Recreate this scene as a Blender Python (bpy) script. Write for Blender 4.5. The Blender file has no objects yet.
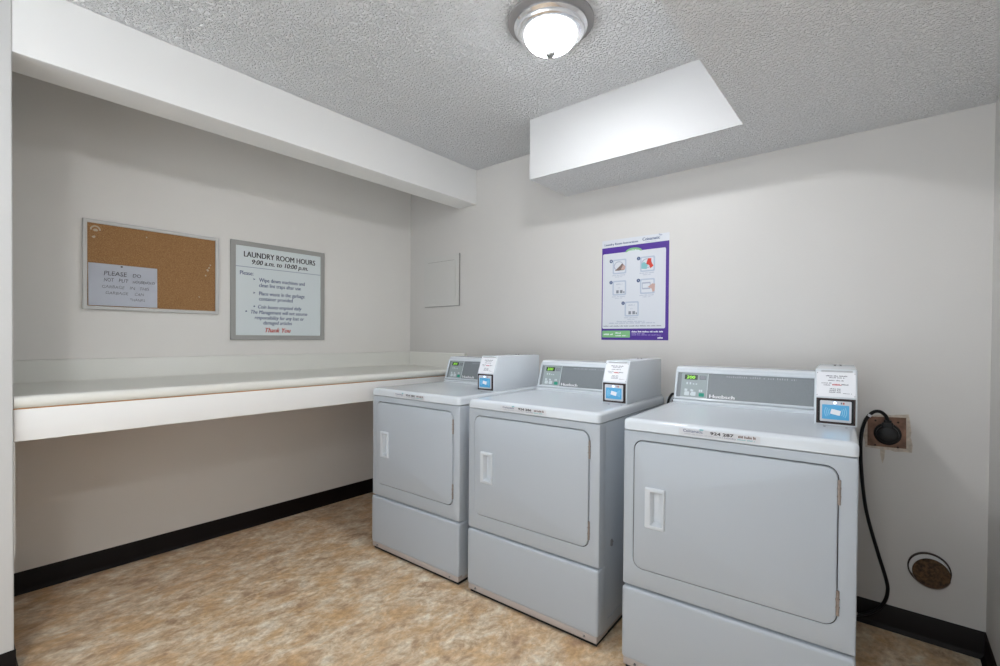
import bpy, bmesh, math, random
from mathutils import Vector, Matrix
random.seed(7)
SC = bpy.context.scene
COL = SC.collection
R = math.radians

# ------------------------------------------------------------------ camera
CAM = Vector((3.128, -2.532, 1.212))
YAW, PITCH, ROLL = R(39.303), R(-0.613), R(0.431)
F_PX, CX, CY = 466.26, 506.76, 343.2
fw = Vector((-math.sin(YAW)*math.cos(PITCH), math.cos(YAW)*math.cos(PITCH), math.sin(PITCH)))
rt = Vector((math.cos(YAW), math.sin(YAW), 0))
up = rt.cross(fw)
r2 = rt*math.cos(ROLL) + up*math.sin(ROLL)
u2 = -rt*math.sin(ROLL) + up*math.cos(ROLL)
cam = bpy.data.cameras.new('camera')
cam.sensor_width = 36; cam.lens = F_PX*36/1000
cam.shift_x = (500-CX)/1000; cam.shift_y = (CY-333)/1000
cam.clip_start = .02
camo = bpy.data.objects.new('camera', cam); COL.objects.link(camo)
camo.matrix_world = Matrix(((r2.x, u2.x, -fw.x, CAM.x), (r2.y, u2.y, -fw.y, CAM.y), (r2.z, u2.z, -fw.z, CAM.z), (0, 0, 0, 1)))
SC.camera = camo

# ------------------------------------------------------------------ world, exposure
WORLD = 1.3           # fill light added through the end left open behind the camera
w = bpy.data.worlds.new('world'); SC.world = w; w.use_nodes = True
w.node_tree.nodes['Background'].inputs[0].default_value = (.83, .90, .96, 1)
w.node_tree.nodes['Background'].inputs[1].default_value = WORLD
# brighter below the horizon (added fill for the low ceiling), softer above
wn = w.node_tree; wt = wn.nodes.new('ShaderNodeTexCoord'); ws = wn.nodes.new('ShaderNodeSeparateXYZ'); wr = wn.nodes.new('ShaderNodeMapRange')
wn.links.new(wt.outputs['Generated'], ws.inputs[0]); wn.links.new(ws.outputs['Z'], wr.inputs[0])
wr.inputs['From Min'].default_value = -.1; wr.inputs['From Max'].default_value = .1; wr.inputs['To Min'].default_value = WORLD*1.9; wr.inputs['To Max'].default_value = WORLD*.75
wn.links.new(wr.outputs[0], wn.nodes['Background'].inputs[1])
SC.view_settings.view_transform = 'Standard'
SC.view_settings.look = 'None'
SC.view_settings.exposure = 0.22
SC.view_settings.gamma = 1
SC.view_settings.use_curve_mapping = False
LAMP_NEAR = 240.0       # radiance of the glass dome in the picture
LAMP_FILL = 150.0  # radiance of an unseen dome added to fill the alcove
LAMP_FAR = 120.0        # radiance of the dome in the part of the room behind the camera
LAMP_COL = (.945, .968, 1.0)

# ------------------------------------------------------------------ dimensions (metres)
CEIL, LOW = 2.451, 2.114
XH, HB, HT = .756, 2.1975, .182            # header face, underside, thickness
YP = -2.364                                # near end of the alcove
XR, YB = 3.43, -3.7                        # right wall, open end
XS, YS, XSL = 2.6455, -.3958, 1.538        # dropped ceiling edges
BH = .1027

# ------------------------------------------------------------------ materials
def srgb(r, g, b):
    f = lambda c: (c/255/12.92) if c/255 <= .04045 else ((c/255+.055)/1.055)**2.4
    return (f(r), f(g), f(b), 1)
MATS = {}
def mat(name, col, rough=.5, metal=0, bump=0, bscale=80, emis=None, estr=0, var=0, vscale=4, coat=0, spec=.5, bdist=.002):
    if name in MATS: return MATS[name]
    m = bpy.data.materials.new(name); m.use_nodes = True
    nt = m.node_tree; b = nt.nodes['Principled BSDF']
    b.inputs['Base Color'].default_value = col
    b.inputs['Roughness'].default_value = rough
    b.inputs['Metallic'].default_value = metal
    b.inputs['Specular IOR Level'].default_value = spec
    b.inputs['Coat Weight'].default_value = coat
    if emis:
        b.inputs['Emission Color'].default_value = emis; b.inputs['Emission Strength'].default_value = estr
    tc = nt.nodes.new('ShaderNodeTexCoord')
    if var:
        n = nt.nodes.new('ShaderNodeTexNoise'); n.inputs['Scale'].default_value = vscale; n.inputs['Detail'].default_value = 5
        nt.links.new(tc.outputs['Object'], n.inputs['Vector'])
        r = nt.nodes.new('ShaderNodeValToRGB')
        r.color_ramp.elements[0].position = .3; r.color_ramp.elements[1].position = .7
        r.color_ramp.elements[0].color = tuple(c*(1-var) for c in col[:3])+(1,)
        r.color_ramp.elements[1].color = tuple(min(1, c*(1+var)) for c in col[:3])+(1,)
        nt.links.new(n.outputs['Fac'], r.inputs['Fac']); nt.links.new(r.outputs['Color'], b.inputs['Base Color'])
    if bump:
        n = nt.nodes.new('ShaderNodeTexNoise'); n.inputs['Scale'].default_value = bscale; n.inputs['Detail'].default_value = 4
        nt.links.new(tc.outputs['Object'], n.inputs['Vector'])
        bp = nt.nodes.new('ShaderNodeBump'); bp.inputs['Strength'].default_value = bump; bp.inputs['Distance'].default_value = bdist
        nt.links.new(n.outputs['Fac'], bp.inputs['Height']); nt.links.new(bp.outputs['Normal'], b.inputs['Normal'])
    MATS[name] = m
    return m

M_WALL = mat('wall_paint', (.63, .61, .585, 1), .45, bump=.15, bscale=140, var=.015, vscale=2)
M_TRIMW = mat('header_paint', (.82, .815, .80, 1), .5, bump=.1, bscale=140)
M_SOFR = mat('soffit_rim_dimmed', (.60, .60, .60, 1), .6)  # same paint darkened to hold down the near lamp's glare
M_PILL = mat('pillar_dimmed', (.56, .555, .545, 1), .5)  # paint darkened to offset the fill lamp close by
M_BOUNCE = mat('warm_bounce_brown', (.45, .22, .08, 1), .7, var=.15, vscale=30)  # unseen brown underside, added to warm the bounce below the counter
M_ALC = mat('alcove_wall_lifted', (.79, .765, .725, 1), .45, bump=.15, bscale=140, var=.015, vscale=2)  # wall paint lightened, missing light on the left wall put into the colour
M_HATCH = mat('hatch_paint', (.62, .61, .585, 1), .5)
M_SEAMSHADE = mat('hatch_seam_shade', (.30, .29, .27, 1), .8)
M_BASE = mat('black_rubber_base', (.006, .0035, .003, 1), .5, spec=.2)
M_COUNTER = mat('counter_laminate', (.76, .755, .70, 1), .32)
M_APRON = mat('apron_paint', (.80, .79, .77, 1), .5)
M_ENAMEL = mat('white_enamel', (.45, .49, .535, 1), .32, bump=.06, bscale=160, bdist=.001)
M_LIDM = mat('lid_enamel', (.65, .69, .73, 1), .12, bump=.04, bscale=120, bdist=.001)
M_PLAST = mat('white_plastic', (.62, .655, .69, 1), .35)
M_GAP = mat('door_gap', (.10, .075, .06, 1), .8)
M_DARK = mat('gap_shade', (.01, .01, .01, 1), .8)
M_CONS = mat('console_grey', (.21, .23, .245, 1), .38, var=.06, vscale=300)
M_KEYS = mat('keypad_grey', (.33, .38, .39, 1), .4)
M_KEYL = mat('keypad_light', (.62, .68, .70, 1), .4)
M_BLACK = mat('black_plastic', (.006, .006, .007, 1), .35, spec=.3)
M_BROWNB = mat('reader_bezel_dark', (.03, .014, .012, 1), .5)
M_GREEN = mat('start_green', (.01, .30, .20, 1), .4)
M_LCD = mat('display_digits', (.3, .8, .05, 1), .4, emis=(.42, 1, .12, 1), estr=.75)
M_LCDB = mat('display_glass', (.02, .035, .015, 1), .3)
M_DIM = mat('display_slot', (.14, .15, .165, 1), .5)
M_BLUE = mat('reader_blue', srgb(80, 160, 205), .4, emis=srgb(80, 160, 205), estr=.12)
M_BLUEL = mat('reader_blue_light', srgb(150, 205, 230), .4)
M_LED = mat('reader_light', (.4, .5, 1, 1), .4, emis=(.45, .58, 1, 1), estr=4)
M_LABEL = mat('label_white', (.80, .81, .84, 1), .5)
M_INK = mat('ink_grey', (.16, .16, .19, 1), .7)
M_INKL = mat('ink_pale', (.42, .43, .47, 1), .7)
M_INKB = mat('ink_black', (.03, .025, .03, 1), .7)
M_NAVY = mat('ink_navy', (.07, .10, .21, 1), .7)
M_RED = mat('ink_red', (.55, .05, .03, 1), .7)
M_WHITEINK = mat('ink_white', (.85, .85, .88, 1), .5)
M_CHROME = mat('chrome', (.86, .86, .88, 1), .16, metal=.85)
M_HINGE = mat('hinge_metal', (.33, .28, .25, 1), .45, metal=.6, var=.2, vscale=200)
M_SCREW = mat('screw_metal', (.25, .25, .26, 1), .4, metal=.7)
M_RAIL = mat('base_rail', (.46, .41, .39, 1), .5)
M_ALU = mat('aluminium_frame', (.60, .59, .57, 1), .42, metal=.1)
M_SIGNF = mat('sign_frame_grey', (.36, .355, .335, 1), .5)
M_SIGN = mat('sign_white', (.70, .755, .76, 1), .45)
M_PAPER = mat('note_paper', (.84, .865, .93, 1), .7)
M_POST = mat('poster_white', (.64, .66, .70, 1), .45)
M_PURP = mat('poster_purple', srgb(72, 36, 140), .45)
M_PGREEN = mat('poster_green', srgb(125, 185, 125), .5)
M_PGREY = mat('poster_grey', srgb(165, 172, 188), .5)
M_PSKIN = mat('poster_skin', srgb(190, 158, 150), .5)
M_PRED = mat('poster_red', srgb(205, 60, 45), .5)
M_PTEAL = mat('poster_teal', srgb(130, 185, 190), .5)
M_PBROWN = mat('poster_brown', srgb(120, 100, 95), .5)
M_CORD = mat('cord_black', (.005, .005, .006, 1), .4, spec=.3)
M_RUST = mat('rusty_plate', (.22, .12, .08, 1), .6, metal=.2, var=.45, vscale=25)
M_TORN = mat('torn_paint', (.55, .48, .40, 1), .8, var=.2, vscale=60)
M_LINT = mat('vent_cover_rust', (.085, .045, .02, 1), .85, var=.7, vscale=90, bump=.8, bscale=120, bdist=.004)
M_RINGD = mat('vent_ring_dark', (.05, .03, .022, 1), .45, metal=.5)
M_STICK = mat('sticker_silver', (.62, .63, .66, 1), .45)
M_BASEPL = mat('lamp_base_grey', (.30, .29, .29, 1), .5)
M_GLASS = mat('lamp_glass', (.9, .9, .9, 1), .3, emis=LAMP_COL+(1,), estr=LAMP_NEAR)
M_GLASSF = mat('lamp_glass_rear', (.9, .9, .9, 1), .3, emis=LAMP_COL+(1,), estr=LAMP_FAR)
M_GLASSFILL = mat('fill_lamp_glass', (.9, .9, .9, 1), .3, emis=LAMP_COL+(1,), estr=LAMP_FILL)
M_FINIAL = mat('finial_nickel', (.42, .42, .42, 1), .3, metal=1)

for m_, k_, RIM in ((M_GLASS, LAMP_NEAR, .05), (M_GLASSF, LAMP_FAR, .7), (M_GLASSFILL, LAMP_FILL, .4)):
    # frosted dome: brightest under the bulbs, dimmer towards its rim
    nt = m_.node_tree; b_ = nt.nodes['Principled BSDF']
    g_ = nt.nodes.new('ShaderNodeNewGeometry'); sp_ = nt.nodes.new('ShaderNodeSeparateXYZ'); nt.links.new(g_.outputs['Normal'], sp_.inputs[0])
    def mth(op, a, b=None, v=None):
        n = nt.nodes.new('ShaderNodeMath'); n.operation = op; nt.links.new(a, n.inputs[0])
        if v is not None: n.inputs[1].default_value = v
        return n.outputs[0]
    e_ = mth('MAXIMUM', mth('MULTIPLY', sp_.outputs['Z'], v=-1), v=0)
    e_ = mth('ADD', mth('MULTIPLY', mth('POWER', e_, v=6), v=k_*(1-RIM)), v=k_*RIM)
    nt.links.new(e_, b_.inputs['Emission Strength'])

def cork_mat():
    m = mat('cork', (.36, .19, .075, 1), .9)
    nt = m.node_tree; b = nt.nodes['Principled BSDF']; tc = [n for n in nt.nodes if n.type == 'TEX_COORD'][0]
    n = nt.nodes.new('ShaderNodeTexNoise'); n.inputs['Scale'].default_value = 220; n.inputs['Detail'].default_value = 4
    r = nt.nodes.new('ShaderNodeValToRGB')
    e = r.color_ramp.elements
    e[0].position = .30; e[0].color = (.25, .125, .048, 1); e[1].position = .72; e[1].color = (.43, .25, .11, 1)
    k = e.new(.5); k.color = (.335, .175, .068, 1)
    nt.links.new(tc.outputs['Object'], n.inputs['Vector']); nt.links.new(n.outputs['Fac'], r.inputs['Fac']); nt.links.new(r.outputs['Color'], b.inputs['Base Color'])
    return m
M_CORK = cork_mat()

def floor_mat():
    m = mat('marbled_vinyl', (.4, .3, .2, 1), .42)
    nt = m.node_tree; b = nt.nodes['Principled BSDF']; tc = [n for n in nt.nodes if n.type == 'TEX_COORD'][0]
    L = nt.links.new
    mp = nt.nodes.new('ShaderNodeMapping'); mp.inputs['Rotation'].default_value = (0, 0, R(-25)); mp.inputs['Scale'].default_value = (1.45, 1.0, 1)
    L(tc.outputs['Object'], mp.inputs['Vector'])
    def noise(s, d=8, dist=.8, rough=.62):
        n = nt.nodes.new('ShaderNodeTexNoise'); n.inputs['Scale'].default_value = s; n.inputs['Detail'].default_value = d
        n.inputs['Distortion'].default_value = dist; n.inputs['Roughness'].default_value = rough
        L(mp.outputs['Vector'], n.inputs['Vector']); return n
    n1 = noise(8.0, 10, .35, .70); n2 = noise(6.0, 8, .4, .66); n3 = noise(30, 6, .3, .66)
    r1 = nt.nodes.new('ShaderNodeValToRGB'); e = r1.color_ramp.elements
    e[0].position = .36; e[0].color = FLOOR[0]
    e[1].position = .64; e[1].color = FLOOR[3]
    k = e.new(.44); k.color = FLOOR[1]
    k = e.new(.53); k.color = FLOOR[2]
    L(n1.outputs['Fac'], r1.inputs['Fac'])
    r2_ = nt.nodes.new('ShaderNodeValToRGB'); e = r2_.color_ramp.elements
    e[0].position = .46; e[0].color = (0, 0, 0, 1); e[1].position = .62; e[1].color = (.65, .65, .65, 1)
    L(n2.outputs['Fac'], r2_.inputs['Fac'])
    mx = nt.nodes.new('ShaderNodeMixRGB'); mx.inputs['Color2'].default_value = FLOOR[4]
    L(r2_.outputs['Color'], mx.inputs['Fac']); L(r1.outputs['Color'], mx.inputs['Color1'])
    r3 = nt.nodes.new('ShaderNodeValToRGB'); e = r3.color_ramp.elements
    e[0].position = .35; e[0].color = (.80, .75, .71, 1); e[1].position = .65; e[1].color = (1.16, 1.16, 1.16, 1)
    L(n3.outputs['Fac'], r3.inputs['Fac'])
    m2 = nt.nodes.new('ShaderNodeMixRGB'); m2.blend_type = 'MULTIPLY'; m2.inputs['Fac'].default_value = 1
    L(mx.outputs['Color'], m2.inputs['Color1']); L(r3.outputs['Color'], m2.inputs['Color2'])
    L(m2.outputs['Color'], b.inputs['Base Color'])
    bp = nt.nodes.new('ShaderNodeBump'); bp.inputs['Strength'].default_value = .12; bp.inputs['Distance'].default_value = .002
    L(n3.outputs['Fac'], bp.inputs['Height']); L(bp.outputs['Normal'], b.inputs['Normal'])
    return m
FLOOR = [(.41, .275, .175, 1), (.56, .41, .265, 1), (.68, .565, .41, 1), (.80, .74, .62, 1), (.62, .39, .18, 1)]
M_FLOOR = floor_mat()

def popcorn(name, col, strength, dist, scale):
    m = mat(name, col, .9, spec=.2)
    nt = m.node_tree; b = nt.nodes['Principled BSDF']; tc = [n for n in nt.nodes if n.type == 'TEX_COORD'][0]
    L = nt.links.new
    n = nt.nodes.new('ShaderNodeTexNoise'); n.inputs['Scale'].default_value = scale; n.inputs['Detail'].default_value = 3; n.inputs['Roughness'].default_value = .55
    n.inputs['Distortion'].default_value = .6
    L(tc.outputs['Object'], n.inputs['Vector'])
    r = nt.nodes.new('ShaderNodeValToRGB'); e = r.color_ramp.elements
    e[0].position = .40; e[0].color = (0, 0, 0, 1); e[1].position = .64; e[1].color = (1, 1, 1, 1); r.color_ramp.interpolation = 'EASE'
    L(n.outputs['Fac'], r.inputs['Fac'])
    bp = nt.nodes.new('ShaderNodeBump'); bp.inputs['Strength'].default_value = strength; bp.inputs['Distance'].default_value = dist
    L(r.outputs['Color'], bp.inputs['Height']); L(bp.outputs['Normal'], b.inputs['Normal'])
    return m
M_POP = popcorn('popcorn_ceiling', (.92, .925, .935, 1), 1.0, .011, 82)
M_POPL = popcorn('popcorn_ceiling_low', (.93, .935, .945, 1), .9, .007, 115)

# ------------------------------------------------------------------ mesh helpers
def link(name, me, m, parent=None):
    o = bpy.data.objects.new(name, me); COL.objects.link(o)
    for x in (m if isinstance(m, (list, tuple)) else [m]): me.materials.append(x)
    if parent: o.parent = parent
    return o
def obj(name, bm, m, parent=None, smooth=True, ang=35, loc=None, kind=None):
    bmesh.ops.recalc_face_normals(bm, faces=bm.faces)
    me = bpy.data.meshes.new(name); bm.to_mesh(me); bm.free()
    if smooth:
        for p in me.polygons: p.use_smooth = True
        me.set_sharp_from_angle(angle=R(ang))
    o = link(name, me, m, parent)
    if loc: o.location = loc
    if kind: o['kind'] = kind
    return o
def empty(name, label, cat, loc=(0, 0, 0), rz=0, group=None):
    o = bpy.data.objects.new(name, None); COL.objects.link(o); o.empty_display_size = .1
    o.location = loc; o.rotation_euler = (0, 0, rz); tag(o, label, cat, group); return o
def tag(o, label, cat, group=None):
    o['label'] = label; o['category'] = cat
    if group: o['group'] = group
    return o
def box(bm, x0, x1, y0, y1, z0, z1, bev=0, mi=0, seg=2):
    vs = [bm.verts.new((x, y, z)) for x in (x0, x1) for y in (y0, y1) for z in (z0, z1)]
    fs = [bm.faces.new([vs[i] for i in f]) for f in ((0, 1, 3, 2), (4, 6, 7, 5), (0, 4, 5, 1), (2, 3, 7, 6), (0, 2, 6, 4), (1, 5, 7, 3))]
    for f in fs: f.material_index = mi
    if bev:
        es = list({e for f in fs for e in f.edges})
        r = bmesh.ops.bevel(bm, geom=es, offset=bev, segments=seg, affect='EDGES', profile=.5)
        for f in r['faces']: f.material_index = mi
    return fs
def rr(a0, a1, b0, b1, r, n=5):
    r = max(r, 1e-4); out = []
    for cx, cy, s in ((a1-r, b1-r, 0), (a0+r, b1-r, 90), (a0+r, b0+r, 180), (a1-r, b0+r, 270)):
        for i in range(n+1):
            t = R(s+90*i/n); out.append((cx+r*math.cos(t), cy+r*math.sin(t)))
    return out
def loft(bm, loops, cap0=True, cap1=True, mi=0, mis=None):
    """loops: list of lists of 3D points with equal counts"""
    V = [[bm.verts.new(p) for p in l] for l in loops]; n = len(V[0])
    for k in range(len(V)-1):
        for i in range(n):
            f = bm.faces.new((V[k][i], V[k][(i+1) % n], V[k+1][(i+1) % n], V[k+1][i])); f.material_index = mis[k] if mis else mi
    if cap0: bm.faces.new(V[0]).material_index = mi
    if cap1: bm.faces.new(V[-1]).material_index = mis[-1] if mis else mi
    return V
def LY(p2, y): return [(a, y, b) for a, b in p2]      # rounded rectangle in the x-z plane
def LZ(p2, z): return [(a, b, z) for a, b in p2]
def tube(bm, pts, r, n=8, mi=0, cap=True):
    pts = [Vector(p) for p in pts]; loops = []
    t0 = (pts[1]-pts[0]).normalized(); nrm = t0.orthogonal().normalized()
    for i, p in enumerate(pts):
        t = (pts[min(i+1, len(pts)-1)]-pts[max(i-1, 0)]).normalized()
        nrm = (nrm-t*nrm.dot(t)).normalized(); bi = t.cross(nrm)
        rad = r[i] if isinstance(r, (list, tuple)) else r
        loops.append([p+nrm*rad*math.cos(2*math.pi*k/n)+bi*rad*math.sin(2*math.pi*k/n) for k in range(n)])
    loft(bm, loops, cap, cap, mi)
def spline(pts, n=8):
    P = [Vector(p) for p in pts]; P = [P[0]*2-P[1]]+P+[P[-1]*2-P[-2]]; out = []
    for i in range(1, len(P)-2):
        for k in range(n):
            t = k/n; a, b, c, d = P[i-1:i+3]
            out.append(.5*((2*b)+(c-a)*t+(2*a-5*b+4*c-d)*t*t+(3*b-a-3*c+d)*t**3))
    out.append(P[-2]); return out
def lathe(bm, prof, n=48, mis=None, axis='z', c=(0, 0, 0)):
    loops = []
    for r, z in prof:
        l = []
        for k in range(n):
            a = 2*math.pi*k/n; x, y = r*math.cos(a), r*math.sin(a)
            l.append((c[0]+x, c[1]+y, c[2]+z) if axis == 'z' else (c[0]+x, c[1]+z, c[2]+y))
        loops.append(l)
    loft(bm, loops, True, True, 0, mis)
def poly(bm, pts, mi=0):
    f = bm.faces.new([bm.verts.new(p) for p in pts]); f.material_index = mi; return f
def extr(bm, pts, d, mi=0):
    """closed solid from an outline (3D, planar) pushed by vector d"""
    d = Vector(d); loft(bm, [pts, [Vector(p)+d for p in pts]], mi=mi)

class Plane:
    """a flat drawing surface: o origin, a right, b up, n outwards"""
    def __init__(s, o, a, b):
        s.o = Vector(o); s.a = Vector(a).normalized(); s.b = Vector(b).normalized(); s.n = s.a.cross(s.b)
    def p(s, x, y, h=0): return s.o+s.a*x+s.b*y+s.n*h
    def rect(s, bm, x0, x1, y0, y1, h0, h1, mi=0, r=0.0):
        c = rr(x0, x1, y0, y1, r, 4) if r else [(x0, y0), (x1, y0), (x1, y1), (x0, y1)]
        loft(bm, [[s.p(x, y, h0) for x, y in c], [s.p(x, y, h1) for x, y in c]], mi=mi)
    def disc(s, bm, x, y, r, h0, h1, mi=0, n=16, rx=None):
        rx = rx or r
        c = [(x+rx*math.cos(2*math.pi*k/n), y+r*math.sin(2*math.pi*k/n)) for k in range(n)]
        loft(bm, [[s.p(u, v, h0) for u, v in c], [s.p(u, v, h1) for u, v in c]], mi=mi)
    def shape(s, bm, pts, h0, h1, mi=0):
        loft(bm, [[s.p(x, y, h0) for x, y in pts], [s.p(x, y, h1) for x, y in pts]], mi=mi)
    def arc(s, bm, x, y, r, a0, a1, wd, h0, h1, mi=0, n=10, sy=1.0):
        o = [(x+r*math.cos(R(a0+(a1-a0)*k/n)), y+sy*r*math.sin(R(a0+(a1-a0)*k/n))) for k in range(n+1)]
        i = [(x+(r-wd)*math.cos(R(a0+(a1-a0)*k/n)), y+sy*(r-wd)*math.sin(R(a0+(a1-a0)*k/n))) for k in range(n+1)]
        s.shape(bm, o+i[::-1], h0, h1, mi)
    def frame(s, bm, x0, x1, y0, y1, w, h0, h1, mi=0, bev=.002):
        A = rr(x0, x1, y0, y1, .001, 2); A2 = rr(x0+bev, x1-bev, y0+bev, y1-bev, .001, 2)
        B2 = rr(x0+w-bev, x1-w+bev, y0+w-bev, y1-w+bev, .001, 2); B = rr(x0+w, x1-w, y0+w, y1-w, .001, 2)
        Ls = [(A, h0), (A, h1-bev), (A2, h1), (B2, h1), (B, h1-bev), (B, h0)]
        V = loft(bm, [[s.p(x, y, h) for x, y in c] for c, h in Ls], False, False, mi)
        n = len(V[0])
        for i in range(n):
            bm.faces.new((V[-1][i], V[-1][(i+1) % n], V[0][(i+1) % n], V[0][i])).material_index = mi

_tc = {}
def text_mesh(body, bold=0.0):
    k = (body, bold)
    if k not in _tc:
        c = bpy.data.curves.new('t', 'FONT'); c.body = body; c.resolution_u = 3; c.offset = bold
        o = bpy.data.objects.new('t', c); COL.objects.link(o)
        dg = bpy.context.evaluated_depsgraph_get(); dg.update()
        me = bpy.data.meshes.new_from_object(o.evaluated_get(dg))
        vs = [v.co.copy() for v in me.vertices]; fs = [tuple(p.vertices) for p in me.polygons]
        bpy.data.objects.remove(o); bpy.data.curves.remove(c); bpy.data.meshes.remove(me)
        _tc[k] = (vs, fs)
    return _tc[k]
def text(bm, pl, body, x0, x1, ybase, cap, h=.0006, mi=0, italic=0.0, bold=0.0, slope=0.0, jit=0):
    """letters fitted between x0 and x1, capital height cap, on plane pl"""
    vs, fs = text_mesh(body, bold)
    if not vs: return
    a = min(v.x for v in vs); b = max(v.x for v in vs)
    H = .729
    V = []
    for v in vs:
        y = v.y/H*cap; x = x0+(v.x-a)/(b-a)*(x1-x0)+italic*y
        V.append(bm.verts.new(pl.p(x, ybase+y+slope*(x-x0)+(jit*math.sin(x*260) if jit else 0), h)))
    for f in fs:
        try: bm.faces.new([V[i] for i in f]).material_index = mi
        except ValueError: pass
def dashes(bm, pl, x0, x1, y, hgt, mi=0, h=.0006, ch=.003, gap=.45, seed=0, words=(6, 4, 7, 3, 5)):
    """rows of small print too fine to read: short upright strokes grouped as words"""
    rng = random.Random(seed); x = x0; k = 0; wi = 0
    while x < x1:
        hh = hgt*rng.uniform(.55, 1)
        poly(bm, [pl.p(x, y, h), pl.p(min(x+ch*(1-gap), x1), y, h), pl.p(min(x+ch*(1-gap), x1), y+hh, h), pl.p(x, y+hh, h)], mi)
        x += ch; k += 1
        if k >= words[wi % len(words)]: k = 0; wi += 1; x += ch*.9

# ------------------------------------------------------------------ the room
def struct(name, bm, m, **k):
    o = obj(name, bm, m, **k); o['kind'] = 'structure'; return o
def slab(name, m, *b, bev=0):
    bm = bmesh.new(); box(bm, *b, bev=bev); return struct(name, bm, m, smooth=False)
slab('floor', M_FLOOR, -.1, XR+.1, YB-.1, .1, -.1, 0)
slab('ceiling', M_POP, -.1, XS, YB-.1, .1, CEIL, CEIL+.1)
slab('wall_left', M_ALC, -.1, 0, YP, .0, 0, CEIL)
slab('wall_back', M_WALL, -.1, XR+.1, 0, .1, 0, CEIL)
slab('wall_right', M_WALL, XR, XR+.1, YB, 0, 0, CEIL)
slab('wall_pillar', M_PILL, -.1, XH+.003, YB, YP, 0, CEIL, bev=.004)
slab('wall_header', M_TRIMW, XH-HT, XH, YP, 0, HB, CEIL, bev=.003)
# dropped ceiling: L-shaped, its rim smooth, in a darkened copy of the paint
bm = bmesh.new()
o_ = [(XSL, 0), (XSL, YS), (XS, YS), (XS, YB), (XR, YB), (XR, 0)]
V0 = [bm.verts.new((x, y, LOW)) for x, y in o_]; V1 = [bm.verts.new((x, y, CEIL+.1)) for x, y in o_]
bm.faces.new(V0[::-1]).material_index = 0
bm.faces.new(V1)
for i in range(6):
    f = bm.faces.new((V0[i], V0[(i+1) % 6], V1[(i+1) % 6], V1[i])); f.material_index = 1
struct('ceiling_soffit', bm, [M_POPL, M_SOFR], smooth=False)
def basebd(name, p, q, nrm, h=BH):
    """rubber cove base from p to q, nrm into the room: flat face with a flared toe"""
    p, q, nrm = Vector(p+(0,)), Vector(q+(0,)), Vector(nrm+(0,))
    prof = [(0, 0), (.016, 0), (.014, .004), (.006, .012), (.004, .02), (.004, h-.003), (.002, h), (0, h)]
    bm = bmesh.new(); loft(bm, [[e+nrm*a+Vector((0, 0, b)) for a, b in prof] for e in (p, q)])
    return struct(name, bm, M_BASE)
basebd('baseboard_left', (0, YP), (0, 0), (1, 0))
basebd('baseboard_back', (0, 0), (XR, 0), (0, -1))
basebd('baseboard_right', (XR, YB), (XR, 0), (-1, 0))
basebd('baseboard_pillar', (XH+.003, YB), (XH+.003, YP+.004), (1, 0))
basebd('baseboard_alcove', (0, YP), (XH+.003, YP), (0, 1))

# ------------------------------------------------------------------ folding counter in the alcove
t = empty('folding_counter', 'long built-in off-white laminate folding counter with apron filling the alcove', 'counter', (0, (YP)/2, 0))
oy = -YP/2
bm = bmesh.new()
prof = [(0.0, .950), (.738, .950), (.746, .957), (.7485, .966), (.7485, .978), (.745, .987), (.737, .992), (.725, .990), (.712, .984), (.03, .984), (.0, .984)]
loft(bm, [[(x, y+oy, z) for x, z in prof] for y in (YP+.002, -.002)])
obj('countertop', bm, M_COUNTER, t)
bm = bmesh.new()
prof = [(0.001, .984), (.034, .984), (.027, .988), (.023, .996), (.022, 1.085), (.018, 1.092), (.010, 1.094), (.001, 1.094)]
loft(bm, [[(x, y+oy, z) for x, z in prof] for y in (YP+.002, -.002)])
obj('backsplash', bm, M_COUNTER, t)
bm = bmesh.new()
loft(bm, [[(x, -(y)+oy, z) for y, z in prof] for x in (.022, .668)])
obj('backsplash', bm, M_COUNTER, t)
bm = bmesh.new(); box(bm, .715, .738, YP+.002+oy, -.002+oy, .831, .945, bev=.001)
obj('apron', bm, M_APRON, t)
bm = bmesh.new(); box(bm, .700, .736, YP+.002+oy, -.002+oy, .944, .951)
obj('support_rail', bm, M_BOUNCE, t)
bm = bmesh.new(); box(bm, .002, .700, YP+.002+oy, -.002+oy, .936, .949); box(bm, .700, .714, YP+.002+oy, -.002+oy, .835, .944)
o = obj('bounce_board', bm, M_BOUNCE, t); o['label'] = 'unseen brown board added to warm the bounce under the worktop'
bm = bmesh.new(); box(bm, .70, .742, YP+.001+oy, YP+.005+oy, .42, .831)
obj('support_cleat', bm, M_APRON, t)

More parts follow.
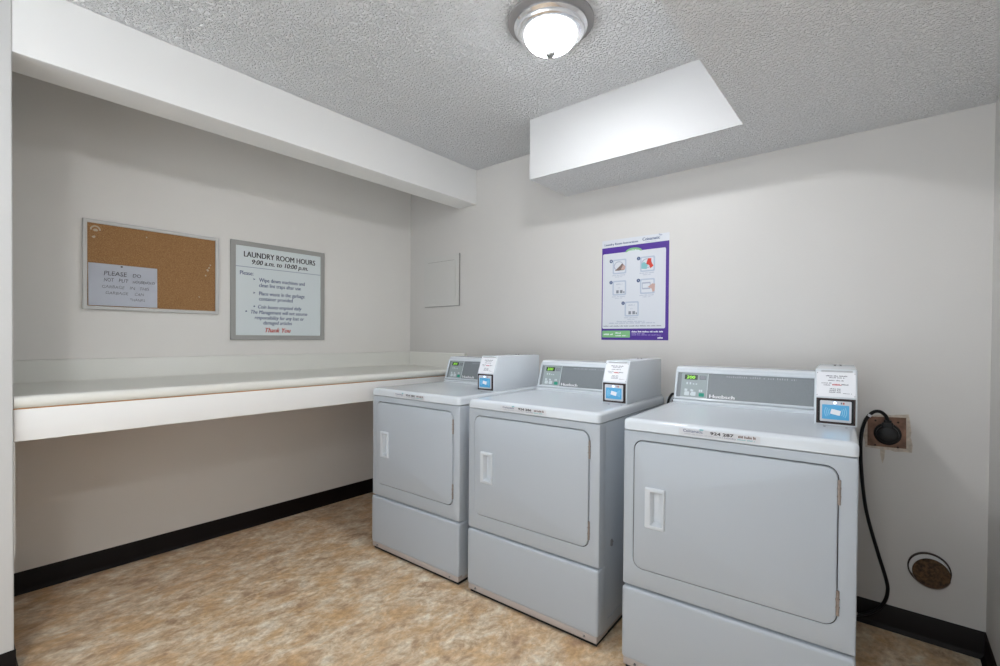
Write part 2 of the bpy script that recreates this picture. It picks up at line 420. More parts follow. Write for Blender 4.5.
# ------------------------------------------------------------------ the dryers
W_, D_, ZL, ZLB, ZS = .683, .743, .9233, .8816, .3106
def make_dryer(num):
    t = bpy.data.objects.new('clothes_dryer', None); COL.objects.link(t); t.empty_display_size = .2
    # cabinet shell with the door opening in its front
    bm = bmesh.new()
    O = lambda i=0, r=.006: rr(0+i, W_-i, ZS+.003+i, ZLB-.002-i, r)
    H = lambda i=0: rr(.036+i, .641-i, .381+i, .851-i, .036-i)
    loft(bm, [LY(O(), .05), LY(O(), .006), LY(O(.002), .002), LY(O(.006), 0), LY(H(), 0), LY(H(.002), .002), LY(H(.002), .016)], True, True, 0, [0, 0, 0, 0, 0, 1, 1])
    box(bm, .003, W_-.003, .03, D_, .035, ZLB-.002, bev=.003)
    # stamped seams and a pressed rib on each side panel
    for x in (.003, W_-.003):
        box(bm, x-.0012, x+.0012, .09, D_-.03, .075, .080)
    obj('cabinet', bm, [M_ENAMEL, M_GAP], t)
    # lower access panel
    bm = bmesh.new()
    P = lambda i, r: rr(0+i, W_-i, .043+i, ZS-.003-i, r)
    loft(bm, [LY(P(0, .012), .06), LY(P(0, .012), .004), LY(P(.0015, .012), -.001), LY(P(.005, .012), -.004), LY(P(.012, .012), -.0052)])
    obj('lower_panel', bm, M_ENAMEL, t)
    # base rail, screws and feet
    bm = bmesh.new(); box(bm, .006, W_-.006, -.0015, .10, .018, .046, bev=.002); box(bm, .012, W_-.006, .10, D_-.02, .022, .036)
    rail = obj('base_rail', bm, M_RAIL, t)
    bm = bmesh.new(); box(bm, .012, W_-.010, .008, D_-.03, .003, .019); obj('gap_shade_block', bm, M_DARK, t)  # black block added to darken the shade gap below the rail
    for x in (.05, W_-.06):
        bm = bmesh.new(); lathe(bm, [(.0001, -.004), (.004, -.004), (.005, 0), (.005, .004)], 10, axis='y', c=(x, -.002, .031)); obj('screw', bm, M_SCREW, rail)
    for x in (.06, W_-.06):
        for y in (.075, D_-.07):
            bm = bmesh.new(); lathe(bm, [(.020, 0), (.022, .004), (.020, .010), (.008, .012), (.008, .024)], 14, c=(x, y, 0)); obj('leveling_foot', bm, M_BLACK, t)
    # door with a hole for the pull
    bm = bmesh.new()
    Dd = lambda i: rr(.0405+i, .6365-i, .3858+i, .8462-i, .032-i)
    Hh = rr(.090, .144, .551, .676, .003)
    loft(bm, [LY(Dd(.003), .014), LY(Dd(0), .010), LY(Dd(0), -.001), LY(Dd(.002), -.004), LY(Dd(.005), -.005), LY(Hh, -.005), LY(Hh, .014)], False, False)
    door = obj('door', bm, M_ENAMEL, t)
    bm = bmesh.new()
    q = lambda a, b, c, d, r: rr(a, b, c, d, r, 3)
    loft(bm, [LY(q(.082, .152, .541, .686, .004), -.005), LY(q(.082, .152, .541, .686, .004), -.010), LY(q(.085, .149, .545, .682, .004), -.0135),
              LY(q(.101, .146, .553, .674, .005), -.0135), LY(q(.106, .145, .557, .670, .005), -.004), LY(q(.108, .126, .564, .664, .005), .010)], False, True)
    obj('door_handle', bm, M_PLAST, door)
    for z in (.456, .776):
        bm = bmesh.new()
        tube(bm, [(.6395, -.002, z-.036), (.6395, -.002, z+.036)], .0042, 8)
        for k in (-.012, .012): box(bm, .634, .645, -.0068, .001, z+k-.001, z+k+.001, mi=0)
        box(bm, .6375, .6425, -.002, .012, z-.036, z+.036)
        obj('hinge', bm, M_HINGE, door)
    # lid
    bm = bmesh.new()
    Q = lambda i, r: rr(-.001+i, W_+.001-i, -.006+i, D_-i*.3, r)
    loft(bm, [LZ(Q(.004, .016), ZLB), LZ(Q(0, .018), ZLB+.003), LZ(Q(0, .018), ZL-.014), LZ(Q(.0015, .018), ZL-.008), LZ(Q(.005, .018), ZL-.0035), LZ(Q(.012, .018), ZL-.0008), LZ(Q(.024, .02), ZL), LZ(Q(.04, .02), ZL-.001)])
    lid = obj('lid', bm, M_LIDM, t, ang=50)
    # asset sticker on the lid edge
    bm = bmesh.new(); pl = Plane((0, -.006, 0), (1, 0, 0), (0, 0, 1))
    pl.rect(bm, .196, .440, ZLB+.006, ZL-.0125, 0, .0008, 0)
    s = obj('asset_sticker', bm, M_STICK, t, smooth=False)
    bm = bmesh.new(); h = .0012; zb = .9005
    text(bm, pl, 'Coinamatic', .210, .272, zb-.001, .0095, h, 0, bold=.01)
    pl.disc(bm, .268, zb+.0105, .003, .0008, h, 3, rx=.007)
    text(bm, pl, num, .295, .365, zb-.0015, .0095, h, 1, bold=.03)
    dashes(bm, pl, .378, .428, zb-.001, .009, 2, h, .0036, .25, 3, (4, 6))
    dashes(bm, pl, .215, .335, zb-.0085, .004, 4, h, .0032, .4, 5)
    text(bm, pl, 'Laundry', .338, .372, zb-.0085, .005, h, 0); dashes(bm, pl, .376, .425, zb-.0085, .005, 3, h, .004, .3, 6)
    obj('lettering', bm, [M_NAVY, M_INKB, mat('sticker_brown', (.16, .09, .07, 1), .6), M_PTEAL, M_INKL], s, smooth=False)
    # console: extruded profile with a recessed slanting panel
    bm = bmesh.new()
    pr = [(.548, ZL-.002), (.548, .931), (.553, .936), (.5605, .938), (.602, 1.068), (.606, 1.078), (.614, 1.084), (.628, 1.0865), (.732, 1.0865), (.737, 1.082), (.737, ZL-.002)]
    def sh(y, z, k): return (y, z) if k == 0 else (y+k*(1 if y < .64 else -1), z-(k if z > 1.0 else 0))
    loft(bm, [[(x, *sh(y, z, k)) for y, z in pr] for x, k in ((.018, .003), (.021, 0), (.566, 0))])
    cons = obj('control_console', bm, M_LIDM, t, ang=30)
    sv = Vector((0, .0415, .130)).normalized()
    pc = Plane((.021, .5605, .938), (1, 0, 0), sv)
    SH = .1365
    bm = bmesh.new(); pc.frame(bm, -.001, .545, .001, SH-.001, .010, -.001, .0075, 0, .002)
    obj('panel_frame', bm, M_LIDM, cons)
    bm = bmesh.new(); pc.rect(bm, .008, .536, .010, SH-.010, -.001, .0015)
    pan = obj('control_panel', bm, M_CONS, t, smooth=False)
    bm = bmesh.new(); pc.rect(bm, .026, .138, .013, SH-.013, .0015, .003, 0, .003)
    pc.rect(bm, .024, .140, .011, .013, .0015, .0034, 1); pc.rect(bm, .138, .140, .011, SH-.012, .0015, .0034, 1)
    rng = random.Random(2)
    for y, hgt, xs in ((.072, .010, (.052, .066, .080, .092)), (.040, .012, (.046, .052, .072, .078, .108, .116)), (.022, .013, (.046, .052, .072, .078))):
        for x in xs: pc.rect(bm, x-.003, x+.003, y, y+hgt*rng.uniform(.5, 1), .003, .0035, 1)
    obj('keypad', bm, [M_KEYS, M_KEYL], pan, smooth=False)
    bm = bmesh.new(); pc.rect(bm, .040, .096, SH-.042, SH-.020, .003, .005, 0, .002)
    text(bm, pc, '200', .048, .084, SH-.038, .014, .0056, 1, italic=.15)
    obj('display', bm, [M_LCDB, M_LCD], pan, smooth=False)
    bm = bmesh.new(); pc.rect(bm, .104, .132, SH-.040, SH-.022, .003, .0045)
    for i in range(3): pc.rect(bm, .106, .130, SH-.037+i*.005, SH-.035+i*.005, .0045, .005, 1)
    obj('indicator_slot', bm, [M_DIM, M_INKL], pan, smooth=False)
    for x in (.044, .072):
        bm = bmesh.new(); pc.rect(bm, x, x+.020, .020, .038, .003, .0045, 0, .003); obj('cycle_button', bm, M_KEYL, pan, smooth=False)
    bm = bmesh.new(); pc.rect(bm, .106, .128, .018, .034, .003, .005, 0, .003); obj('start_button', bm, M_GREEN, pan, smooth=False)
    bm = bmesh.new()
    for k in range(3): text(bm, pc, 'Huebsch', .150+k*.0009, .250+k*.0009, .0165, .0155, .0025+k*.00005, 0)
    obj('lettering', bm, M_WHITEINK, pan, smooth=False)
    bm = bmesh.new(); dashes(bm, pc, .215, .475, SH-.024, .009, 0, .0025, .0085, .66, 9, (10, 5, 1, 3, 5))
    obj('small_print', bm, M_INKL, pan, smooth=False)
    # payment box
    bm = bmesh.new()
    x0, x1 = .567, .686
    pr = [(.293, ZL), (.293, 1.017), (.329, 1.108), (.333, 1.112), (.338, 1.1135), (.731, 1.1135), (.735, 1.110), (.735, ZL)]
    def ins(k): return [(y+k*(1 if y < .5 else -1), z-(k if z > .95 else 0)) for y, z in pr]
    loft(bm, [[(x, y, z) for y, z in ins(k)] for x, k in ((x0, .004), (x0+.0015, .0012), (x0+.004, 0), (x1-.004, 0), (x1-.0015, .0012), (x1, .004))])
    box(bm, x0-.0005, x1+.002, .40, .745, ZL, ZL+.006)
    pb = obj('payment_box', bm, M_LIDM, t, ang=28)
    for x in (.622, .640):
        bm = bmesh.new(); lathe(bm, [(.0045, 0), (.0045, .004), (.003, .006)], 10, c=(x, .58, 1.1135)); obj('screw', bm, M_SCREW, pb)
    for x in (x0+.030, x0+.090):
        bm = bmesh.new(); lathe(bm, [(.004, 0), (.004, .002), (.002, .003)], 10, c=(x, .262, ZL-.001)); obj('screw', bm, M_SCREW, lid)
    # instruction label on the sloping face
    ps = Plane((x0+.0035, .2945, 1.0205), (1, 0, 0), Vector((0, .036, .091)))
    LW = .112
    bm = bmesh.new(); ps.rect(bm, .002, LW-.002, .000, .0885, .0003, .0016, 0, .002)
    ps.rect(bm, .014, LW-.010, .0885, .0935, .0005, .004, 1, .001)
    for a, b in ((.004, .004), (LW-.004, .004), (.004, .084), (LW-.004, .084)): ps.disc(bm, a, b, .0014, .0016, .003, 2, 8)
    lab = obj('instruction_label', bm, [M_LABEL, mat('label_tab', (.45, .46, .48, 1), .4), M_SCREW], pb, smooth=False)
    lab['label'] = 'white printed card fixed to the sloping front of the box'
    bm_i = bmesh.new()
    dashes(bm_i, ps, .028, .088, .072, .005, 0, .0022, .0032, .35, 1)
    dashes(bm_i, ps, .038, .080, .066, .004, 0, .0022, .0032, .35, 2)
    dashes(bm_i, ps, .034, .078, .056, .004, 0, .0022, .0032, .3, 3)
    dashes(bm_i, ps, .016, .044, .046, .004, 0, .0022, .0032, .35, 4)
    dashes(bm_i, ps, .046, .072, .040, .006, 1, .0022, .0036, .2, 5, (20,))
    dashes(bm_i, ps, .072, .094, .042, .005, 0, .0022, .0032, .3, 6)
    dashes(bm_i, ps, .022, .042, .039, .004, 0, .0022, .0032, .35, 7)
    for k in range(3): dashes(bm_i, ps, .040-.001*k, .070, .026-.006*k, .004, 0, .0022, .0030, .3, 8+k)
    dashes(bm_i, ps, .076, .100, .012, .003, 0, .0022, .0032, .4, 12)
    o = obj('printed_text', bm_i, [M_INK, mat('label_red', (.55, .12, .14, 1), .6)], pb, smooth=False)
    # card reader on the vertical face
    pf = Plane((x0, .293, ZL), (1, 0, 0), (0, 0, 1))
    bm = bmesh.new()
    pf.frame(bm, .006, .114, .005, .092, .005, -.001, .003, 0, .001)
    pf.rect(bm, .011, .109, .010, .087, -.0005, .0006, 1)
    rd = obj('card_reader', bm, [M_BROWNB, M_BLACK], pb)
    bm = bmesh.new()
    pf.rect(bm, .0165, .103, .013, .084, .0006, .0055, 0, .003)
    pf.rect(bm, .0225, .097, .021, .0705, .0055, .0062, 1, .002)
    # card symbol and waves
    a = R(-12); cxx, cyy = .060, .046
    pf.shape(bm, [(cxx+x*math.cos(a)-y*math.sin(a), cyy+x*math.sin(a)+y*math.cos(a)) for x, y in rr(-.0135, .0135, -.0085, .0085, .002, 2)], .0062, .0070, 2)
    for r_ in (.020, .0255, .031):
        pf.arc(bm, cxx, cyy, r_, -32, 32, .0018, .0062, .0068, 3, sy=1.0)
        pf.arc(bm, cxx, cyy, r_, 148, 212, .0018, .0062, .0068, 3, sy=1.0)
    pf.rect(bm, .074, .078, .074, .080, .0055, .006, 4); pf.rect(bm, .080, .084, .074, .080, .0055, .006, 5)
    obj('reader_screen', bm, [mat('reader_bezel', (.58, .59, .62, 1), .4), M_BLUE, M_WHITEINK, M_BLUEL, M_INK, M_RED], pb, smooth=False)
    bm = bmesh.new(); lathe(bm, [(.0038, -.003), (.0036, -.006), (.002, -.0078)], 14, axis='y', c=(x0+.058, .291, ZL+.0775))
    obj('indicator_light', bm, M_LED, pb)
    # knock-out tab on the right side
    bm = bmesh.new()
    box(bm, W_-.004, W_+.002, .112, .124, .366, .392, bev=.001); box(bm, W_, W_+.006, .115, .121, .383, .388)
    obj('side_latch', bm, M_SCREW, t)
    return t
DRYERS = []
spots = [(.8416, -.949, 1.81, '924 285', 'white front-load dryer farthest left, next to the end of the folding counter'),
         (1.5839, -.9273, 1.96, '924 286', 'middle white front-load dryer, standing between the other two machines'),
         (2.3824, -.933, 3.81, '924 287', 'large nearest white front-load dryer with sticker number 924 287, beside the wall outlet')]
for x, y, a, num, lab in spots:
    o = make_dryer(num); o.location = (x, y, 0); o.rotation_euler = (0, 0, R(a))
    o.scale = (1.01 if num.endswith('7') else 1, 1, 1); o.location.x -= .003 if num.endswith('7') else 0
    DRYERS.append(o)
    for ch in o.children:
        if ch.name.startswith('payment_box'): ch.location.x = {'5': -.030, '6': -.019, '7': 0}[num[-1]]
    tag(o, lab, 'dryer', 'coin laundry dryers along the back wall')

# ------------------------------------------------------------------ power cords, outlet, vent opening
t = empty('power_outlet', 'rusty brown square outlet plate with round black socket beside the nearest dryer', 'outlet', (3.1265, 0, .828))
bm = bmesh.new(); pw = Plane((0, 0, 0), (1, 0, 0), (0, 0, 1))
rng = random.Random(11)
pts = []
for a, b, n in (((-.070, -.072), (.072, -.078), 7), ((.080, -.070), (.078, .078), 7), ((.070, .080), (-.060, .066), 7), ((-.074, .055), (-.076, -.060), 6)):
    for i in range(n):
        f = i/n; pts.append((a[0]+(b[0]-a[0])*f+rng.uniform(-.004, .004), a[1]+(b[1]-a[1])*f+rng.uniform(-.004, .004)))
pw.shape(bm, pts, 0, .0012)
pw.shape(bm, [(-.02, -.075), (-.004, -.075), (-.006, -.11), (-.012, -.135), (-.019, -.10)], 0, .0009)
obj('torn_paint_edge', bm, M_TORN, t, smooth=False)
bm = bmesh.new(); pw.shape(bm, [(-.063, -.064), (.064, -.060), (.062, .068), (-.064, .060)], .0012, .004)
pl_ = obj('wall_plate', bm, M_RUST, t, smooth=False)
for x, z in ((-.037, .046), (.037, .046), (-.037, -.058), (.037, -.058)):
    bm = bmesh.new(); lathe(bm, [(.004, 0), (.004, -.006), (.002, -.008)], 10, axis='y', c=(x, 0, z)); obj('screw', bm, M_RINGD, pl_)
bm = bmesh.new(); lathe(bm, [(.046, -.003), (.046, -.007), (.042, -.009), (.036, -.009)], 32, axis='y', c=(.003, 0, -.006)); obj('socket', bm, M_BLACK, t)

def cord(name, label, pts, dryer, plug):
    # the cord is fixed to its machine: a part of the dryer, with the plug as its sub-part
    bpy.context.view_layer.update()
    pts = [Vector(p)-Vector(plug) for p in pts]
    bm = bmesh.new(); tube(bm, spline(pts, 8), .0068, 10); t = obj(name, bm, M_CORD, dryer); t['label'] = label
    t.matrix_parent_inverse = dryer.matrix_world.inverted(); t.location = plug
    bm = bmesh.new()
    # plug: round body with a boss where the cable leaves upwards
    lathe(bm, [(.036, 0), (.038, -.006), (.037, -.022), (.030, -.030), (.016, -.033)], 28, axis='y')
    box(bm, -.019, .019, -.028, -.004, .018, .050, bev=.004)
    box(bm, -.013, .013, -.025, -.006, .046, .060, bev=.003)
    obj('plug', bm, M_BLACK, t)
    return t
c = cord('power_cord', 'thick black power cord plugged into the rusty outlet and hanging to the floor',
     [(3.131, -.030, .878), (3.122, -.034, .902), (3.102, -.042, .918), (3.078, -.048, .910), (3.054, -.052, .868), (3.043, -.052, .792), (3.046, -.05, .664), (3.064, -.05, .498),
      (3.102, -.05, .340), (3.133, -.048, .225), (3.138, -.046, .176), (3.127, -.045, .126), (3.095, -.045, .078), (3.042, -.05, .045), (2.98, -.06, .03), (2.90, -.09, .05), (2.86, -.15, .12)],
     DRYERS[2], (3.1295, -.0092, .822))
bm = bmesh.new(); tube(bm, [(3.0675-3.1295, -.0412, .894-.822), (3.0725-3.1295, -.040, .903-.822)], .0076, 10); o = obj('cord_tag', bm, M_LABEL, c); o['label'] = 'small white band around the cord'
cord('power_cord', 'black power cord just visible on the wall between the middle and nearest dryers',
     [(2.250, -.030, .893), (2.250, -.036, .915), (2.238, -.05, .92), (2.222, -.06, .88), (2.215, -.06, .80), (2.215, -.06, .60), (2.20, -.07, .2), (2.15, -.08, .03), (2.05, -.10, .05), (1.98, -.18, .14)],
     DRYERS[1], (2.250, -.009, .840))
t = empty('power_outlet', 'dark round socket hidden behind the gap between middle and nearest dryers', 'outlet', (2.25, 0, .84))
bm = bmesh.new(); pw.rect(bm, -.06, .06, -.06, .06, 0, .004, 0, .004); obj('wall_plate', bm, M_PLAST, t)
bm = bmesh.new(); lathe(bm, [(.046, -.004), (.046, -.007), (.042, -.009)], 32, axis='y'); obj('socket', bm, M_BLACK, t)

t = empty('vent_opening', 'round rusty brown dryer vent opening with metal ring low on back wall', 'vent', (3.266, 0, .294))
bm = bmesh.new(); lathe(bm, [(.0665, 0), (.0665, -.013), (.0645, -.015), (.0620, -.013), (.0620, 0)], 48, axis='y'); obj('metal_ring', bm, M_RINGD, t)
bm = bmesh.new(); lathe(bm, [(.0622, -.001), (.0622, -.003), (.001, -.003)], 40, axis='y'); o = obj('inner_plate', bm, M_APRON, t); o['label'] = 'pale crescent showing above the brown cover'
bm = bmesh.new(); lathe(bm, [(.056, -.006), (.058, -.014), (.055, -.018), (.03, -.021), (.001, -.021)], 40, axis='y'); o = obj('vent_cover', bm, M_LINT, t); o.location = (.006, 0, -.012); o['label'] = 'rough dark brown disc'
bm = bmesh.new()
tube(bm, [(.0595*math.cos(R(a)), -.013, .0595*math.sin(R(a))) for a in range(195, 346, 6)], .0016, 6); o = obj('rim_wire', bm, M_HINGE, t); o.location = (.006, 0, -.012)

# ------------------------------------------------------------------ access hatch on the back wall
t = empty('access_panel', 'small painted wall hatch on the back wall beside the alcove', 'access panel', (.387, 0, 1.66))
bm = bmesh.new(); pw.rect(bm, -.201, .201, -.199, .199, 0, .012, 0, .002); obj('frame', bm, M_HATCH, t)
bm = bmesh.new(); pw.rect(bm, -.168, .166, -.168, .150, .012, .016, 0, .002); obj('hatch_door', bm, M_HATCH, t)
bm = bmesh.new(); pw.shape(bm, [(.1995, .199), (.204, .199), (.204, -.203), (-.19, -.203), (-.19, -.1985), (.1995, -.1985)], 0, .010); pw.shape(bm, [(-.150, .1505), (.150, .1505), (.150, .153), (-.150, .153)], .012, .0135); obj('seam_shade', bm, M_SEAMSHADE, t, smooth=False)  # dark strips draw the hatch's shadow line at right and bottom

# ------------------------------------------------------------------ signs on the left wall (drawn in a y-z plane facing +x)
def wallplane(y, z): return Plane((0, 0, 0), (0, 1, 0), (0, 0, 1))
PL = Plane((0, 0, 0), (0, 1, 0), (0, 0, 1))
# cork board
y0, y1, z0, z1 = -2.072, -1.460, 1.342, 1.7975
cw, chh = (y1-y0)/2, (z1-z0)/2
t = empty('cork_board', 'brown cork notice board in a light metal frame on the left wall', 'notice board', (0, (y0+y1)/2, (z0+z1)/2))
bm = bmesh.new(); PL.frame(bm, -cw, cw, -chh, chh, .018, 0, .018, 0, .003); obj('frame', bm, M_ALU, t)
bm = bmesh.new(); PL.rect(bm, -cw+.017, cw-.017, -chh+.017, chh-.017, .001, .008)
ck = obj('cork_sheet', bm, M_CORK, t, smooth=False)
bm = bmesh.new(); rng = random.Random(5)
M_GLUE = mat('glue_residue', (.50, .42, .31, 1), .7)
for x, y, r in ((-.262, .140, .007), (-.045, .175, .004), (.255, .045, .006), (.262, .062, .005), (.248, .030, .007), (.238, -.002, .005), (.205, -.13, .004), (-.256, .176, .009)):
    bm = bmesh.new()
    PL.shape(bm, [(x+r*math.cos(2*math.pi*k/9)*rng.uniform(.6, 1.2), y+r*math.sin(2*math.pi*k/9)*rng.uniform(.6, 1.2)) for k in range(9)], .008, .0086, 0)
    obj('glue_spot', bm, M_GLUE, ck, smooth=False)
bm = bmesh.new(); PL.arc(bm, -.256, .178, .021, -10, 190, .007, .008, .0086, 0, sy=1.0)
obj('glue_spot', bm, M_GLUE, ck, smooth=False)
# note
t = empty('paper_note', 'white handwritten paper note pinned to the lower left of the cork board', 'note', (.0085, -1.907, 1.472))
bm = bmesh.new()
nx, nz = 12, 6; g = []
for j in range(nz+1):
    row = []
    for i in range(nx+1):
        u, v = i/nx, j/nz
        x = .0018+.0035*abs(v-.9)*math.sin(u*3.1+.4)+.002*(1-v)
        row.append(bm.verts.new((x, -.143+.286*u, -.108+.215*v)))
    g.append(row)
for j in range(nz):
    for i in range(nx): bm.faces.new((g[j][i], g[j][i+1], g[j+1][i+1], g[j+1][i]))
r_ = bmesh.ops.solidify(bm, geom=list(bm.faces), thickness=.0006)
obj('sheet', bm, M_PAPER, t)
bm = bmesh.new(); P2 = Plane((.0055, 1.907, -1.472), (0, 1, 0), (0, 0, 1))
for body, a, b, zz, cap, mi in (('PLEASE', -1.990, -1.898, 1.521, .023, 0), ('DO', -1.872, -1.838, 1.521, .019, 0), ('NOT', -1.990, -1.952, 1.489, .019, 0), ('PUT', -1.930, -1.892, 1.489, .019, 0), ('HOUSEHOLD', -1.872, -1.777, 1.489, .015, 0),
    ('GARBAGE', -1.998, -1.908, 1.455, .016, 1), ('IN', -1.884, -1.864, 1.455, .016, 1), ('THIS', -1.844, -1.802, 1.455, .016, 1), ('GARBAGE', -1.984, -1.892, 1.424, .015, 1), ('CAN', -1.864, -1.826, 1.424, .015, 1), ('THANKS', -1.885, -1.820, 1.394, .014, 1)):
    text(bm, P2, body, a, b, zz, cap, .0, mi, italic=.12, bold=-.004, jit=.0012)
o = obj('handwriting', bm, [mat('pen_dark', (.10, .09, .12, 1), .7), mat('pen_light', (.27, .27, .31, 1), .7)], t, smooth=False)
bm = bmesh.new(); lathe(bm, [(.001, 0), (.001, .006), (.0045, .008), (.005, .011), (.003, .013)], 12); o = obj('push_pin', bm, M_SCREW, t); o.rotation_euler = (0, R(90), 0); o.location = (.001, -.012, .098)

# laundry hours sign
y0, y1, z0, z1 = -1.394, -.782, 1.190, 1.8066
yc, zc = (y0+y1)/2, (z0+z1)/2; sw, sh2 = (y1-y0)/2, (z1-z0)/2
t = empty('hours_sign', 'white laundry room hours sign in a grey frame on the left wall', 'sign', (0, yc, zc))
bm = bmesh.new(); PL.frame(bm, -sw, sw, -sh2, sh2, .029, 0, .014, 0, .002); obj('frame', bm, M_SIGNF, t)
bm = bmesh.new(); PL.rect(bm, -sw+.027, sw-.027, -sh2+.027, sh2-.027, .001, .009); obj('sign_face', bm, M_SIGN, t, smooth=False)
iw, ih = 2*(sw-.029), 2*(sh2-.029)
X = lambda f: -sw+.029+f*iw
Z = lambda f: sh2-.029-f*ih
bm = bmesh.new(); h = .0098
def serif(body, a, b, f, cap, mi, it=0, bold=.0):
    for k in range(3 if bold else 2): text(bm, PL, body, X(a)+k*.0011, X(b)+k*.0011, Z(f)-cap/2, cap, h+k*.00005, mi, italic=it)
serif('LAUNDRY ROOM HOURS', .084, .925, .088, .036, 0, 0, .012)
serif('9:00 a.m. to 10:00 p.m.', .163, .828, .168, .031, 0, .2, .012)
PL.rect(bm, X(0), X(1), Z(.236), Z(.230), .009, h, 2)
serif('Please:', .043, .185, .300, .026, 1)
for f, bx in ((.364, .196), (.518, .196)):
    PL.shape(bm, [(X(bx)-.007, Z(f)-.006), (X(bx)+.008, Z(f)), (X(bx)-.007, Z(f)+.006), (X(bx)-.002, Z(f))], .009, h, 1)
serif('Wipe down machines and', .249, .790, .364, .025, 1)
serif('clean lint traps after use', .249, .740, .424, .025, 1)
serif('Place waste in the garbage', .249, .790, .518, .025, 1)
serif('container provided', .249, .640, .579, .025, 1)
PL.disc(bm, X(.197), Z(.671), .0048, .009, h, 1); PL.disc(bm, X(.110), Z(.731), .0048, .009, h, 1)
serif('Coin boxes emptied daily', .233, .745, .671, .024, 1, .2)
serif('The Management will not assume', .152, .822, .733, .024, 1, .2)
serif('responsibility for any lost or', .201, .778, .795, .024, 1, .2)
serif('damaged articles', .294, .628, .853, .024, 1, .2)
serif('Thank You', .305, .605, .938, .030, 3, .3, .02)
obj('lettering', bm, [M_INKB, M_NAVY, mat('rule_grey', (.28, .32, .42, 1), .6), M_RED], t, smooth=False)

# ------------------------------------------------------------------ instruction poster on the back wall
px0, px1, pz0, pz1 = 1.792, 2.197, 1.207, 1.797
t = empty('instruction_poster', 'purple-bordered white laundry instructions poster on the back wall above the dryers', 'poster', (px0, 0, pz0))
PW, PH = px1-px0, pz1-pz0
ZT = .546                                     # where the purple starts
bm = bmesh.new(); pw.rect(bm, 0, PW, 0, PH, 0, .0015); obj('sheet', bm, M_POST, t, smooth=False)
bm = bmesh.new()
pw.rect(bm, 0, PW, 0, ZT, .0015, .0019, 0)
pw.rect(bm, .006, PW-.018, .066, ZT-.036, .0019, .0023, 1, .008)
pw.shape(bm, [(.20+.050*math.cos(R(a)), ZT-.038+.022*math.sin(R(a))) for a in range(0, 181, 12)], .0023, .0026, 2)
pw.shape(bm, [(.20+.040*math.cos(R(a)), ZT-.040+.014*math.sin(R(a))) for a in range(0, 181, 12)], .0026, .0029, 1)
dashes(bm, pw, .168, .232, ZT-.032, .007, 2, .0031, .007, .3, 4)
pw.rect(bm, .006, .182, .014, .054, .0019, .0023, 2, .003)
obj('purple_border', bm, [M_PURP, M_POST, M_PGREEN], t, smooth=False)
bm = bmesh.new(); hh = .0032
def step(cx, cz, kind, n):
    pw.disc(bm, cx-.052, cz+.034, .0105, .0023, .0028, 0); text(bm, pw, str(n), cx-.0545, cx-.0495, cz+.030, .009, hh, 1)
    pw.rect(bm, cx-.042, cx+.044, cz-.044, cz+.042, .0023, .0026, 8, .008); pw.rect(bm, cx-.034, cx+.036, cz-.036, cz+.034, .0026, .0029, 1, .006)
    if kind in 'ab':
        pw.disc(bm, cx-.004, cz+.002, .028, .0029, .0031, 2, 20, rx=.031); pw.disc(bm, cx-.003, cz+.002, .023, .0031, .0033, 1, 20, rx=.026)
    if kind == 'a':
        pw.shape(bm, [(cx-.028, cz-.024), (cx+.03, cz-.024), (cx+.034, cz+.002), (cx+.018, cz+.016), (cx+.004, cz+.002)], .0033, .0035, 7)
        pw.shape(bm, [(cx+.010, cz-.020), (cx+.034, cz-.022), (cx+.040, cz-.004), (cx+.024, cz+.008)], .0035, .0037, 6)
    if kind == 'b':
        pw.shape(bm, [(cx-.034, cz-.026), (cx-.004, cz-.030), (cx+.004, cz-.004), (cx-.020, cz+.012), (cx-.034, cz+.002)], .0033, .0035, 4)
        pw.shape(bm, [(cx-.006, cz), (cx+.004, cz+.030), (cx+.024, cz+.028), (cx+.022, cz+.010), (cx+.036, cz-.014), (cx+.018, cz-.028), (cx+.012, cz-.010)], .0035, .0037, 5)
    if kind in 'ce':
        dashes(bm, pw, cx-.018, cx+.022, cz+.018, .008, 2, hh, .005, .4, 3); dashes(bm, pw, cx-.006, cx+.010, cz-.002, .006, 2, hh, .008, .6, 3)
        for k in (-.018, .006): pw.rect(bm, cx+k, cx+k+.016, cz-.032, cz-.014, .0029, .0031, 3)
        pw.rect(bm, cx+.026, cx+.034, cz-.032, cz-.022, .0029, .0031, 3)
    if kind == 'd':
        pw.rect(bm, cx-.030, cx+.020, cz-.018, cz+.022, .0029, .0031, 2, .004); pw.rect(bm, cx-.026, cx+.016, cz-.010, cz+.014, .0031, .0033, 1, .003)
        pw.shape(bm, [(cx+.004, cz-.006), (cx+.030, cz+.012), (cx+.046, cz+.010), (cx+.044, cz-.030), (cx+.032, cz-.036), (cx+.026, cz-.016)], .0033, .0035, 6)
    dashes(bm, pw, cx-.045, cx+.040, cz-.054, .006, 2, hh, .0045, .35, n); dashes(bm, pw, cx-.025, cx+.020, cz-.063, .005, 2, hh, .0045, .35, n+9)
step(.112, .430, 'a', 1); step(.282, .430, 'b', 2); step(.112, .305, 'c', 3); step(.282, .305, 'd', 4); step(.190, .180, 'e', 5)
for z, a, b, mi in ((.104, .10, .27, 2), (.095, .05, .33, 2), (.078, .015, .365, 3)): dashes(bm, pw, a, b, z, .007, mi, hh, .0055, .3, int(z*1000))
obj('illustrations', bm, [M_NAVY, M_POST, M_PGREY, mat('poster_slate', srgb(125, 130, 140), .5), M_PTEAL, M_PRED, M_PSKIN, M_PBROWN, mat('poster_pale_frame', srgb(176, 186, 202), .5)], t, smooth=False)
bm = bmesh.new()
for k in range(3): text(bm, pw, 'Laundry Room Instructions', .016+k*.0008, .225+k*.0008, ZT+.012, .013, .0021+k*.00005, 0)
for k in range(3): text(bm, pw, 'Coinamatic', .252+k*.0008, .352+k*.0008, ZT+.016, .018, .0021+k*.00005, 1)
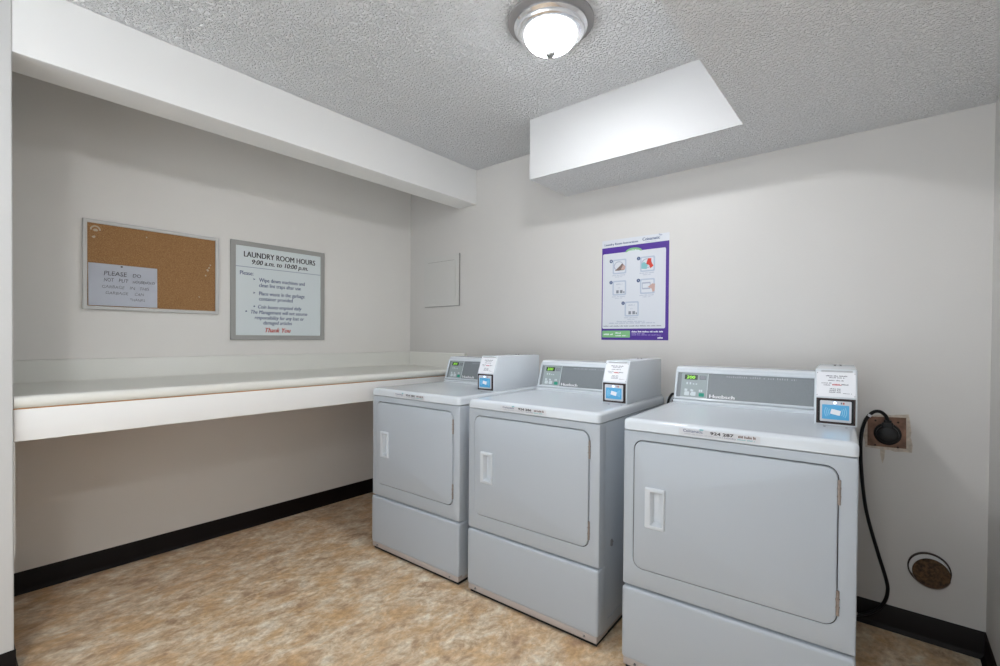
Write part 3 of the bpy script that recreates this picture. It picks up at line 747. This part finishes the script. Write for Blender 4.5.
pw.disc(bm, .357, ZT+.036, .004, .0015, .0021, 2, rx=.009); pw.disc(bm, .349, ZT+.041, .003, .0015, .0021, 2, rx=.005)
dashes(bm, pw, .268, .330, ZT+.006, .004, 2, .0021, .005, .3, 3)
dashes(bm, pw, .016, .074, .028, .010, 3, .0028, .006, .3, 5); dashes(bm, pw, .092, .130, .037, .008, 3, .0028, .006, .3, 6); dashes(bm, pw, .092, .165, .022, .008, 3, .0028, .006, .3, 7)
dashes(bm, pw, .192, .375, .044, .009, 3, .0024, .0055, .2, 8); dashes(bm, pw, .192, .27, .034, .006, 4, .0024, .005, .3, 9); dashes(bm, pw, .192, .365, .027, .005, 4, .0024, .005, .3, 10); dashes(bm, pw, .345, .374, .009, .010, 3, .0024, .006, .2, 11)
obj('lettering', bm, [M_NAVY, M_NAVY, M_PGREY, M_WHITEINK, mat('poster_lilac', srgb(165, 150, 205), .5)], t, smooth=False)

# ------------------------------------------------------------------ ceiling lamps
def lamp(label, x, y, z, glass):
    t = empty('ceiling_light', label, 'ceiling light', (x, y, z))
    bm = bmesh.new(); lathe(bm, [(.166, 0), (.168, -.004), (.168, -.009), (.160, -.013), (.10, -.013)], 64); obj('base_plate', bm, M_BASEPL, t)
    bm = bmesh.new(); lathe(bm, [(.138, -.014), (.143, -.018), (.143, -.026), (.138, -.031), (.133, -.035), (.132, -.043), (.127, -.049), (.119, -.052), (.102, -.052), (.098, -.044), (.098, -.016)], 64); obj('chrome_ring', bm, M_CHROME, t)
    bm = bmesh.new()
    pr = [(.0990, -.044)]+[(.103*math.cos(R(a))**.9, -.049-.066*math.sin(R(a))) for a in range(0, 86, 7)]+[(.006, -.1152)]
    lathe(bm, pr, 64); obj('glass_dome', bm, glass, t, ang=80)
    bm = bmesh.new(); lathe(bm, [(.004, -.114), (.016, -.116), (.019, -.121), (.018, -.130), (.012, -.137), (.003, -.139)], 24); obj('finial', bm, M_FINIAL, t)
lamp('round flush dome ceiling light with chrome ring, glowing above the dryers', 2.09, -1.008, CEIL, M_GLASS)
lamp('round flush dome ceiling light on the low ceiling behind the camera', 2.95, -3.05, LOW, M_GLASSF)
lamp('added fill dome light, out of view on the raised ceiling left of the camera', 2.05, -2.85, CEIL, M_GLASSFILL)
